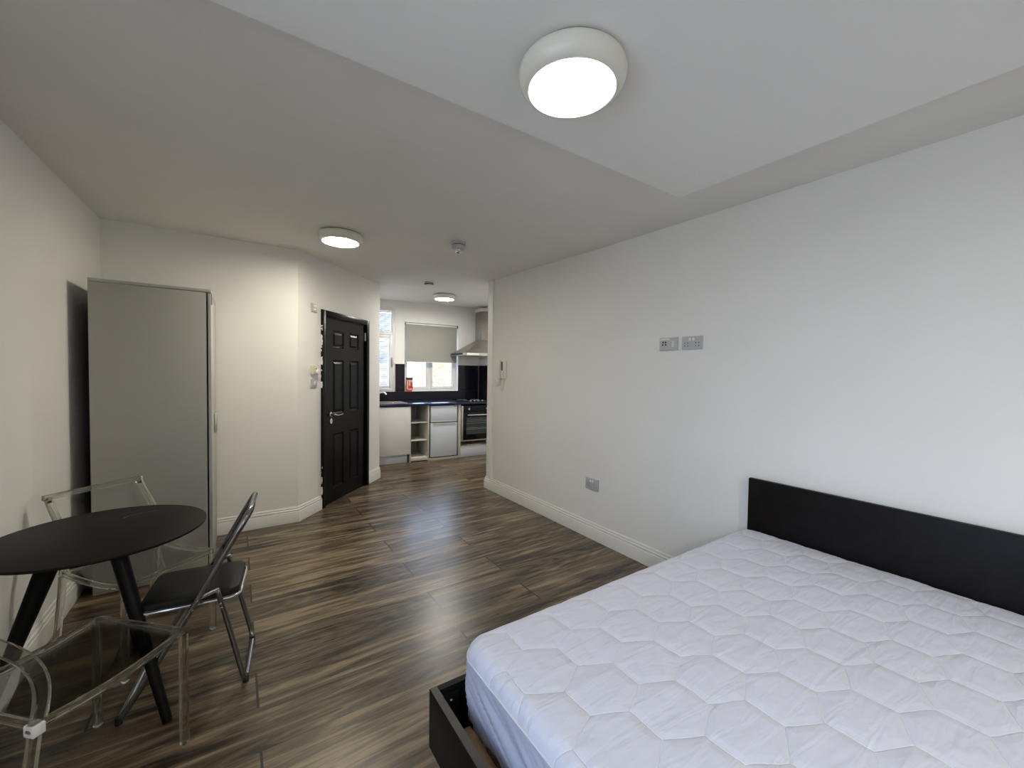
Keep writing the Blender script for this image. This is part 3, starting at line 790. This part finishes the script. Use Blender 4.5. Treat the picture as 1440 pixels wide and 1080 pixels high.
# ------------------------------------------------------------------ wardrobe (opens towards +x, its side faces the camera)
t = thing('wardrobe', 'tall grey flat-sided wardrobe standing in the left corner', 'wardrobe', (-.755, 3.55, 0))
kb(t, 'side_panel', WARD, (0, .583, 0, .018, .003, 1.972), bev=.0015)
kb(t, 'side_panel', WARD, (0, .583, .712, .730, .003, 1.972), bev=.0015)
kb(t, 'back_panel', DARKV, (0.001, .006, .0185, .7115, .01, 1.971), bev=0)
kb(t, 'base_board', WARD, (.007, .583, .0185, .7115, .003, .06), bev=0)
kb(t, 'top_panel', WARDE, (0, .611, -.002, .732, 1.974, 1.994), bev=.002)
for k in range(2):
    d = kb(t, 'door', WARDE, (.592, .610, .001+.366*k, .364+.366*k, .003, 1.966), bev=.0015)
    yy = .325 if k == 0 else .405
    kb(d, 'handle', STEEL, (.6105, .628, yy-.006, yy+.006, .95, 1.10), bev=.003)
kb(t, 'top_hinge_tab', WARD, (.6105, .618, .004, .012, 1.89, 1.965), bev=.001)

# ------------------------------------------------------------------ round table
TC = Vector((-.479, 2.407, 0)); TZ = .742
t = thing('round_table', 'round black bistro table with slanting legs by the left wall', 'table', TC)
bm = B(); lathe(bm, [(0, TZ), (.352, TZ), (.357, TZ-.002), (.358, TZ-.006), (.355, TZ-.012), (.33, TZ-.018), (0, TZ-.018)], 96)
top = finish(bm, 'tabletop', TABTOP, t, 40)
bm = B()
for (x0, y0, x1, y1) in ((.04, .16, .055, .19), (.055, .19, .10, .205), (.10, .205, .15, .22), (.035, .165, .05, .172)):
    a = Vector((x0, y0)); b = Vector((x1, y1)); dd = (b-a).normalized(); nn = Vector((-dd.y, dd.x))*.0008
    bm.faces.new([bm.verts.new((*p, TZ+.0003)) for p in (a-nn, b-nn, b+nn, a+nn)])
finish(bm, 'surface_scratches', SCR, top, 0)
bm = B(); lathe(bm, [(0, TZ-.0185), (.20, TZ-.0185), (.20, TZ-.03), (0, TZ-.03)], 48); finish(bm, 'leg_plate', TABLEG, t)
for az, rt in ((-50, .075), (205, .14), (82, .12)):
    a = R(az); d = Vector((math.cos(a), math.sin(a), 0))
    bm = B(); p0 = d*rt + Vector((0, 0, TZ-.032)); p1 = d*.372 + Vector((0, 0, .001))
    tube(bm, [p0, p0.lerp(p1, .5), p1], [.030 if az != 205 else .036, .024, .0165], 20); finish(bm, 'leg', TABLEG, t)

# ------------------------------------------------------------------ clear acrylic chairs
def clear_chair(loc, rz, label, clip):
    t = thing('acrylic_chair', label, 'chair', loc, rz, 'clear acrylic chairs at the round table')
    hw, hd, sz = .205, .215, .448
    # seat: thin sagging sheet
    bm = B(); n = 14; G = []
    for k in range(2):
        g = []
        for i in range(n+1):
            rrow = []
            for j in range(n+1):
                x = -hw+.013+(2*hw-.026)*i/n; y = -hd+.02+(2*hd-.03)*j/n
                q = 1-(2*j/n-1)**2
                rrow.append(bm.verts.new((x, y, sz-.002-.018*q-.005*k)))
            g.append(rrow)
        G.append(g)
    for k in range(2):
        for i in range(n):
            for j in range(n): bm.faces.new((G[k][i][j], G[k][i+1][j], G[k][i+1][j+1], G[k][i][j+1]))
    for i in range(n):
        for (a, b, c, d) in (((i, 0), (i+1, 0), 0, 0), ((i, n), (i+1, n), 0, 0), ((0, i), (0, i+1), 0, 0), ((n, i), (n, i+1), 0, 0)):
            bm.faces.new((G[0][a[0]][a[1]], G[0][b[0]][b[1]], G[1][b[0]][b[1]], G[1][a[0]][a[1]]))
    finish(bm, 'seat', ACRS, t, 40)
    pr = rect(.010, .010, .002)
    for s in (-1, 1):   # side rails dip in the middle
        bm = B(); path = [(s*hw, -hd+.015+(2*hd-.02)*k/16, sz-.006-.018*(1-(2*k/16-1)**2)) for k in range(17)]
        sweep(bm, path, pr, up=(0, 0, 1)); finish(bm, 'side_rail', ACR, t)
    bm = B(); sweep(bm, [(-hw+.012, hd, sz-.008), (0, hd, sz-.008), (hw-.012, hd, sz-.008)], pr, up=(0, 0, 1)); finish(bm, 'front_rail', ACR, t)
    bm = B(); sweep(bm, [(-hw+.012, -hd+.004, sz-.008), (0, -hd+.004, sz-.008), (hw-.012, -hd+.004, sz-.008)], pr, up=(0, 0, 1)); finish(bm, 'rear_rail', ACR, t)
    for s in (-1, 1):
        bm = B(); sweep(bm, [(s*hw, hd, .002), (s*hw, hd, sz-.02)], rect(.0115, .0115, .002), up=(0, 1, 0)); finish(bm, 'leg', ACR, t)
        bm = B()
        sweep(bm, [(s*hw, -hd-.075, .002), (s*hw, -hd-.045, .15), (s*hw, -hd-.012, .33), (s*hw, -hd, sz-.022)], rect(.0115, .0115, .002), up=(0, 1, 0)); finish(bm, 'leg', ACR, t)
        bm = B(); path = []
        for k in range(17):
            q = k/16; z = sz-.018 + (.790-sz+.018)*q
            path.append((s*(hw-.012*q), -hd + .034*math.sin(math.pi*min(1, q*1.15)) - .125*q**2.0, z))
        sweep(bm, path, lambda i: rect(.017, .0105, .003), up=(0, 1, 0)); finish(bm, 'back_post', ACR, t)
    bm = B(); sweep(bm, [(-hw-.004, -hd-.128, .795), (0, -hd-.132, .797), (hw+.004, -hd-.128, .795)], rect(.0125, .0125, .003), up=(0, 0, 1)); finish(bm, 'top_rail', ACR, t)
    for s in (-1, 1):
        bm = B(); box(bm, s*(hw-.012)-.006, s*(hw-.012)+.006, -hd-.119, -hd-.112, .768, .780, .001)
        finish(bm, 'screw_head', HOLE, t)
    if clip:
        bm = B(); box(bm, hw-.019, hw+.017, -hd-.014, -hd+.015, sz-.028, sz+.004, .003); o = finish(bm, 'joint_clip', PLAS, t); o['label'] = 'white taped joint clip'
    return t
clear_chair((-.47, 1.951, 0), R(-43.8), 'clear acrylic chair nearest the camera at the left edge', True)
clear_chair((-.409, 2.795, 0), R(-140.3), 'clear acrylic chair behind the round table, by the wardrobe', False)

# ------------------------------------------------------------------ folding chair (local x sideways, +y forwards)
t = thing('folding_chair', 'black padded folding chair with chrome tubes, right of the table', 'chair', (-.145, 2.385, 0), math.atan2(.994, .11))
w = .199
def ys_(s, z): return -s
# front legs + back: one bent tube with a floor bar and a top loop
main = [(-.008, .23, .012), ]
up_l = [(-w, .222, .035), (-w, .0, .408), (-w, -.079, .575), (-w+.004, -.185, .752), (-w+.045, -.240, .835)]
pathm = arc_path([(-w, .235, .012), (-w, .0, .405), (-w+.006, -.212, .800), (w-.006, -.212, .800), (w, .0, .405), (w, .235, .012)], .10, 10)
bm = B(); tube(bm, pathm + [], .0115, 14)
finish(bm, 'back_frame', TUBE, t)
bm = B(); tube(bm, arc_path([(-w, .215, .05), (-w+.004, .238, .0135), (w-.004, .238, .0135), (w, .215, .05)], .035, 6), .0105, 12); finish(bm, 'front_floor_bar', TUBE, t)
for s in (-1, 1):
    bm = B(); lathe(bm, [(0, -.0), (.0135, 0), (.0135, .028), (0, .028)], 14, (s*w, .236, .0015)); finish(bm, 'rubber_foot', HOLE, t)
w2 = .176
bm = B(); tube(bm, arc_path([(-w2, -.088, .470), (-w2, -.115, .36), (-w2-.004, -.192, .014), (w2+.004, -.192, .014), (w2, -.115, .36), (w2, -.088, .470)], .05, 8), .011, 12); finish(bm, 'rear_leg_frame', TUBE, t)
for s in (-1, 1):
    bm = B(); lathe(bm, [(0, -.0), (.0135, 0), (.0135, .03), (0, .03)], 14, (s*(w2-.02), -.192, .0008), None); finish(bm, 'rubber_foot', HOLE, t)
# seat pad with rounded corners
def rr(hx, hy, r, n=8):
    o = []
    for cx, cy, a0 in ((hx-r, hy-r, 0), (-hx+r, hy-r, 90), (-hx+r, -hy+r, 180), (hx-r, -hy+r, 270)):
        for k in range(n+1):
            a = R(a0+90*k/n); o.append((cx+r*math.cos(a), cy+r*math.sin(a)))
    return o
def pad(bm, hx, hy, r, z0, z1, cy, ease=.010):
    rings = []
    for ins, z in ((.006, z0), (0, z0+.004), (0, z1-ease), (ease*.35, z1-ease*.3), (ease, z1), (ease+.03, z1+.004)):
        rings.append([bm.verts.new((x, y+cy, z)) for x, y in rr(hx-ins, hy-ins, max(.01, r-ins))])
    n = len(rings[0])
    for A, C in zip(rings, rings[1:]):
        for j in range(n): bm.faces.new((A[j], A[(j+1) % n], C[(j+1) % n], C[j]))
    bm.faces.new(rings[0][::-1]); bm.faces.new(rings[-1])
bm = B(); pad(bm, .163, .178, .050, .418, .450, .010); seat = finish(bm, 'seat', VINYL, t, 50)
bm = B(); tube(bm, [(x, y+.010, .412) for x, y in rr(.165, .180, .050)], .0075, 10, closed=True); finish(bm, 'seat_rim', CHROME, seat)
# back pad, curved between the uprights
bm = B(); G = []
for k, off in ((0, -.009), (1, .009)):
    g = []
    for i in range(13):
        q = i/12; x = -.176+.352*q; row_ = []
        for j in range(9):
            r_ = j/8; z = .610+.160*r_; s = (z-.405)*.536
            edge_ = 1 if 0 < i < 12 and 0 < j < 8 else .35
            row_.append(bm.verts.new((x, -(s + .020*(1-(2*q-1)**2)) + off*edge_, z)))
        g.append(row_)
    G.append(g)
for k in range(2):
    for i in range(12):
        for j in range(8): bm.faces.new((G[k][i][j], G[k][i+1][j], G[k][i+1][j+1], G[k][i][j+1]))
for i in range(12):
    for j in (0, 8): bm.faces.new((G[0][i][j], G[0][i+1][j], G[1][i+1][j], G[1][i][j]))
for j in range(8):
    for i in (0, 12): bm.faces.new((G[0][i][j], G[0][i][j+1], G[1][i][j+1], G[1][i][j]))
finish(bm, 'backrest_pad', VINYL, t, 60)
bm = B(); box(bm, -w+.012, w-.012, -.062, -.054, .500, .530, .003); finish(bm, 'back_stretcher', VINYL, t)
for s in (-1, 1):
    bm = B(); xx = s*(w-.014)
    M = Matrix.Translation((s*(w-.0125), -.060, .458)) @ Matrix.Rotation(R(-18), 4, 'X')
    box(bm, -.003, .003, -.040, .040, -.008, .008, .002, M)
    for (yy, zz) in ((-.022, .447), (-.096, .470)):
        lathe(bm, [(0, 0), (.006, 0), (.004, .004), (0, .004)], 12, (s*(w+.011), yy, zz), Matrix.Rotation(R(90*s), 4, 'Y'))
    for (yy, zz) in ((-.006, .410), (-.105, .415), (-.108, .395)):
        lathe(bm, [(0, 0), (.005, 0), (.003, .004), (0, .004)], 12, (s*(w+.011), yy, zz), Matrix.Rotation(R(90*s), 4, 'Y'))
    finish(bm, 'hinge_link', CHROME, t)

# ------------------------------------------------------------------ bed
YM0, YM1 = -.30, 1.218          # mattress sides
t = thing('bed_frame', 'black-brown low bed frame with a plain headboard against the right wall', 'bed', (0, 0, 0))
kb(t, 'headboard', BEDW, (2.530, 2.556, YM0-.035, 1.203, .16, .838), bev=.002)
kb(t, 'footboard', BEDW, (.530, .557, YM0-.06, 1.252, .186, .383), bev=.0015)
kb(t, 'footboard_edge', BEDE, (.5315, .5555, YM0-.058, 1.2505, .3832, .3842), bev=0)
bm = B(); prism(bm, [(.5575, 1.228), (2.529, 1.180), (2.529, 1.202), (.5575, 1.251)], .186, .383)
finish(bm, 'side_rail', BEDW, t, 20)
bm = B(); prism(bm, [(.5575, YM0-.058), (2.529, YM0-.033), (2.529, YM0-.012), (.5575, YM0-.036)], .186, .383)
finish(bm, 'side_rail', BEDW, t, 20)
kb(t, 'slat_ledge', SLAT, (.575, .625, YM0-.02, 1.14, .268, .296), bev=.002)
for k in range(2):
    y = (1.10, -.24)[k]
    kb(t, 'leg', BEDW, (.66, .72, y-.03, y+.03, .001, .19), bev=.002)
kb(t, 'leg', BEDW, (2.40, 2.46, 1.05, 1.11, .001, .19), bev=.002)
kb(t, 'leg', BEDW, (2.40, 2.46, -.24, -.18, .001, .19), bev=.002)
kb(t, 'slat_base', SLAT, *[(x, x+.07, YM0+.0, 1.15, .268, .286) for x in [.64+.125*i for i in range(15)]], bev=.002)
kb(t, 'bracket', HOLE, (.560, .625, 1.221, 1.2265, .22, .36), bev=0)
bm = B(); lathe(bm, [(0, 0), (.008, 0), (.005, .004), (0, .004)], 16, (.596, 1.2208, .333), MY); finish(bm, 'bolt', CHROME, t)

# mattress: quilted top, rounded edge, gathered skirt
def hexd(x, y):
    """distance to the nearest seam of a field of hexagonal quilting"""
    sy = 1.155; px, py = (x-1.267)/.2, (y-.496)*sy/.2
    best = []
    r0 = round(py/.8660)
    for r_ in (r0-1, r0, r0+1, r0+2, r0-2):
        ox = .5*(r_ % 2)
        c0 = round(px-ox)
        for c_ in (c0-1, c0, c0+1):
            dx, dy = px-(c_+ox), py-r_*.8660
            best.append(math.hypot(dx, dy))
    best.sort(); return (best[1]-best[0])*.2*.5
MX0, MX1, MT, MB_ = .620, 2.522, .548, .300
def sgn_pow(c, p): return math.copysign(abs(c)**p, c)
def mattress_pt(x, y):
    h = hexd(x, y)
    puff = 1-math.exp(-h/.020)
    seam = math.exp(-(h/.0035)**2)
    nv = noise.noise(Vector((x*3.1, y*3.1, 1.7)))
    wr = noise.noise(Vector((x*9+y*7, (y-x*.5)*26, 4.0)))
    wr2 = noise.noise(Vector((x*22, y*22, 9.0)))
    # tension creases running towards the headboard
    cr = max(0, 1-abs(x-2.35)/.35)*noise.noise(Vector((x*4, (y+x*.12)*60, 2.0)))
    return .0026*puff - .0010*seam + .004*nv + .0022*wr*puff + .0014*wr2*puff + .0030*cr
mt = thing('mattress', 'white hexagon-quilted mattress lying on the low bed frame', 'mattress', (0, 0, 0))
bm = B(); ER = .055
NX, NY = 250, 200
cx, cy = (MX0+MX1)/2, (YM0+YM1)/2; hx, hy = (MX1-MX0)/2, (YM1-YM0)/2
def rim_drop(x, y):
    # rounded plan corner + rounded top edge: returns position on the cap
    cr = .085
    dx = max(abs(x-cx)-(hx-cr), 0); dy = max(abs(y-cy)-(hy-cr), 0)
    d = math.hypot(dx, dy)           # 0 .. cr at the edge
    return cr-d
gr = []
for i in range(NX+1):
    row_ = []
    for j in range(NY+1):
        a, b = 2*i/NX-1, 2*j/NY-1
        # denser towards the edges
        ax = a; by = b
        x = cx+hx*ax; y = cy+hy*by
        # pull the square corner onto the rounded plan
        cr = .085
        dx = abs(x-cx)-(hx-cr); dy = abs(y-cy)-(hy-cr)
        if dx > 0 and dy > 0:
            L_ = math.hypot(dx, dy); m_ = max(dx, dy); f_ = m_/L_
            x = cx+math.copysign(hx-cr+dx*f_, x-cx); y = cy+math.copysign(hy-cr+dy*f_, y-cy)
        e = rim_drop(x, y)
        z = MT
        if e < ER:
            q = (ER-e)/ER; z = MT-ER*.8*(1-math.sqrt(max(0, 1-q*q)))
        fade = min(1, max(0, e/.03))
        z += mattress_pt(x, y)*(.25+.75*fade)
        row_.append(bm.verts.new((x, y, z)))
    gr.append(row_)
for i in range(NX):
    for j in range(NY): bm.faces.new((gr[i][j], gr[i+1][j], gr[i+1][j+1], gr[i][j+1]))
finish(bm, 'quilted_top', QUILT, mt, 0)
for p in bpy.data.meshes['quilted_top'].polygons: p.use_smooth = True
# skirt around the sides
per = [gr[i][0] for i in range(0)]
bm = B(); ring0 = []
pts = []
seq = [(i, 0) for i in range(NX)] + [(NX, j) for j in range(NY)] + [(i, NY) for i in range(NX, 0, -1)] + [(0, j) for j in range(NY, 0, -1)]
top_me = bpy.data.meshes['quilted_top']
co = [top_me.vertices[i*(NY+1)+j].co.copy() for i, j in seq]
n = len(co); acc = 0; rings = []
LV = 22
for k in range(LV+1):
    rings.append([])
for idx in range(n):
    p = co[idx]; q = co[(idx+1) % n]; acc += (q-p).length
    cc = Vector((max(cx-hx+.1, min(cx+hx-.1, p.x)), max(cy-hy+.1, min(cy+hy-.1, p.y))))
    o_ = Vector((p.x-cc.x, p.y-cc.y)); o_ = o_.normalized() if o_.length > 1e-6 else Vector((1, 0))
    for k in range(LV+1):
        f_ = k/LV; z = p.z+(MB_-p.z)*f_
        sl = acc - .42*f_
        foldn = (.32-abs(noise.noise(Vector((sl*17, f_*.8, 3)))))*.036 - .004 + noise.noise(Vector((sl*60, f_*1.5, 7)))*.006
        amp = min(1, f_*3.0)
        bulge = .004*math.sin(math.pi*min(1, f_*1.2)) - .012*f_
        r_ = bulge + foldn*amp
        rings[k].append(bm.verts.new((p.x+o_.x*r_, p.y+o_.y*r_, z-.0004)))
for k in range(LV):
    for j in range(n): bm.faces.new((rings[k][j], rings[k][(j+1) % n], rings[k+1][(j+1) % n], rings[k+1][j]))
bm.faces.new(rings[-1])
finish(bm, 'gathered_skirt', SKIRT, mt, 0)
for p in bpy.data.meshes['gathered_skirt'].polygons: p.use_smooth = True
bm = B()
tube(bm, [c + Vector((0, 0, .0008)) for c in co[::2]], .0028, 6, closed=True)
finish(bm, 'piping', COVER, mt, 60)

# ------------------------------------------------------------------ outside
bm = B(); box(bm, -30, 30, -25, 45, -3.3, -3.2); g = finish(bm, 'ground', GRND, smooth=0, kind='structure')
def tree(x, y, h, r, n, label, seed):
    rng = random.Random(seed)
    t = thing('garden_tree', label, 'tree', (x, y, -3.2))
    bm = B(); tube(bm, [(0, 0, 0), (.1, .05, h*.35), (.0, .1, h*.62)], [.16, .12, .07], 10)
    for k in range(5):
        a = k*1.3; tube(bm, [(0.05, .05, h*(.35+.05*k)), (r*.5*math.cos(a), r*.5*math.sin(a), h*(.55+.06*k))], [.06, .02], 8)
    finish(bm, 'trunk', BARK, t)
    bm = B()
    for k in range(n):
        d = Vector((rng.gauss(0, 1), rng.gauss(0, 1), rng.gauss(0, 1))).normalized()*r*rng.uniform(.45, 1)
        c = Vector((d.x, d.y, h*.68+d.z*.95)); s = rng.uniform(.05, .10)
        a = Vector((rng.gauss(0, 1), rng.gauss(0, 1), rng.gauss(0, 1))).normalized(); b = a.orthogonal().normalized()
        e = a.cross(b)
        bm.faces.new([bm.verts.new(c+v_) for v_ in (a*s, b*s*.5, -a*s, -b*s*.5)])
    finish(bm, 'foliage', LEAF, t, 0)
tree(6.6, 13.2, 6.4, 1.7, 2600, 'yellow-green leafy tree seen through the right kitchen pane', 3)
h_ = thing('neighbour_house', 'pale rendered house seen through the left kitchen pane', 'building', (3.2, 19, -3.2))
kb(h_, 'wall', REND, (-2.6, 2.4, 0, 5, 0, 5.2), bev=0)
bm = B(); 
pr_ = [(-2.9, 5.2), (2.7, 5.2), (-.1, 7.2)]
lo = [bm.verts.new((x, -.3, z)) for x, z in pr_]; hi = [bm.verts.new((x, 5.3, z)) for x, z in pr_]
bm.faces.new(lo); bm.faces.new(hi[::-1])
for i in range(3): bm.faces.new((lo[i], lo[(i+1) % 3], hi[(i+1) % 3], hi[i]))
finish(bm, 'roof', GRND, h_, 0)
for x in (-1.6, .6):
    kb(h_, 'window', OVW, (x, x+1.0, -.02, -.002, 3.2, 4.5), bev=0)

# ------------------------------------------------------------------ sky and camera
wd = bpy.data.worlds.new('sky'); SC.world = wd; wd.use_nodes = True
nt = wd.node_tree; nt.nodes.clear()
out = nd(nt, 'ShaderNodeOutputWorld'); bg = nd(nt, 'ShaderNodeBackground')
tc = nd(nt, 'ShaderNodeTexCoord'); sp = nd(nt, 'ShaderNodeSeparateXYZ'); nt.links.new(tc.outputs['Generated'], sp.inputs[0])
rp = nd(nt, 'ShaderNodeValToRGB'); nt.links.new(math_n(nt, 'MULTIPLY_ADD', sp.outputs[2], .5, .5), rp.inputs[0])
e = rp.color_ramp.elements
e[0].position = .45; e[0].color = (.26, .29, .34, 1); e[1].position = 1.0; e[1].color = (.50, .67, 1.0, 1)
a = e.new(.5); a.color = (.61, .77, 1.03, 1)
nt.links.new(rp.outputs[0], bg.inputs[0]); nt.links.new(math_n(nt, 'MULTIPLY_ADD', math_n(nt, 'MAXIMUM', sp.outputs[1], 0.0), 4.2, 3.9), bg.inputs[1])
nt.links.new(bg.outputs[0], out.inputs[0])
sun = bpy.data.lights.new('sun', 'SUN'); sun.energy = 20; sun.angle = R(.6); sun.color = (1, .96, .88)
so = bpy.data.objects.new('sun', sun); COL.objects.link(so); so.rotation_euler = Vector((-.3, .8, -.6)).to_track_quat('-Z', 'Y').to_euler()
def portal(name, loc, rot, sx, sy):
    l = bpy.data.lights.new(name, 'AREA'); l.shape = 'RECTANGLE'; l.size = sx; l.size_y = sy
    l.cycles.is_portal = True
    o = bpy.data.objects.new(name, l); COL.objects.link(o); o.location = loc; o.rotation_euler = rot
portal('window_portal', (XL-.155, (LW[0]+LW[1])/2, (LW[2]+LW[3])/2), (R(90), 0, R(-90)), LW[1]-LW[0], LW[3]-LW[2])
pk = K(1.04, .83, 1.68); portal('kitchen_portal', pk, (R(-90), 0, KA), 1.0, 1.2)
pk = K(.12, .83, 1.8); portal('tall_portal', pk, (R(-90), 0, KA), .55, 1.4)

cam = bpy.data.cameras.new('camera'); co_ = bpy.data.objects.new('camera', cam); COL.objects.link(co_)
yaw, pitch, roll, fpx = .595135385, -.0299173830, .0140271439, 572.683446
cy_, sy_ = math.cos(yaw), math.sin(yaw)
f = Vector((sy_, cy_, 0)); r = Vector((cy_, -sy_, 0)); u = Vector((0, 0, 1))
f2 = f*math.cos(pitch)+u*math.sin(pitch); u2 = u*math.cos(pitch)-f*math.sin(pitch)
r3 = r*math.cos(roll)+u2*math.sin(roll); u3 = u2*math.cos(roll)-r*math.sin(roll)
Mx = Matrix((r3, u3, -f2)).transposed().to_4x4(); Mx.translation = (0, 0, 1.45)
co_.matrix_world = Mx
cam.sensor_width = 36; cam.lens = fpx/1440*36; cam.clip_start = .02; cam.clip_end = 200
SC.camera = co_
SC.view_settings.view_transform = 'Standard'; SC.view_settings.look = 'None'
SC.view_settings.gamma = 1; SC.view_settings.exposure = 0.5; SC.view_settings.use_curve_mapping = False
SC.cycles.max_bounces = 10; SC.cycles.diffuse_bounces = 6; SC.cycles.transparent_max_bounces = 16
SC.cycles.transmission_bounces = 10; SC.cycles.glossy_bounces = 6
SC.cycles.use_denoising = True
SC.cycles.sample_clamp_indirect = 8
SC.cycles.caustics_reflective = False; SC.cycles.caustics_refractive = False
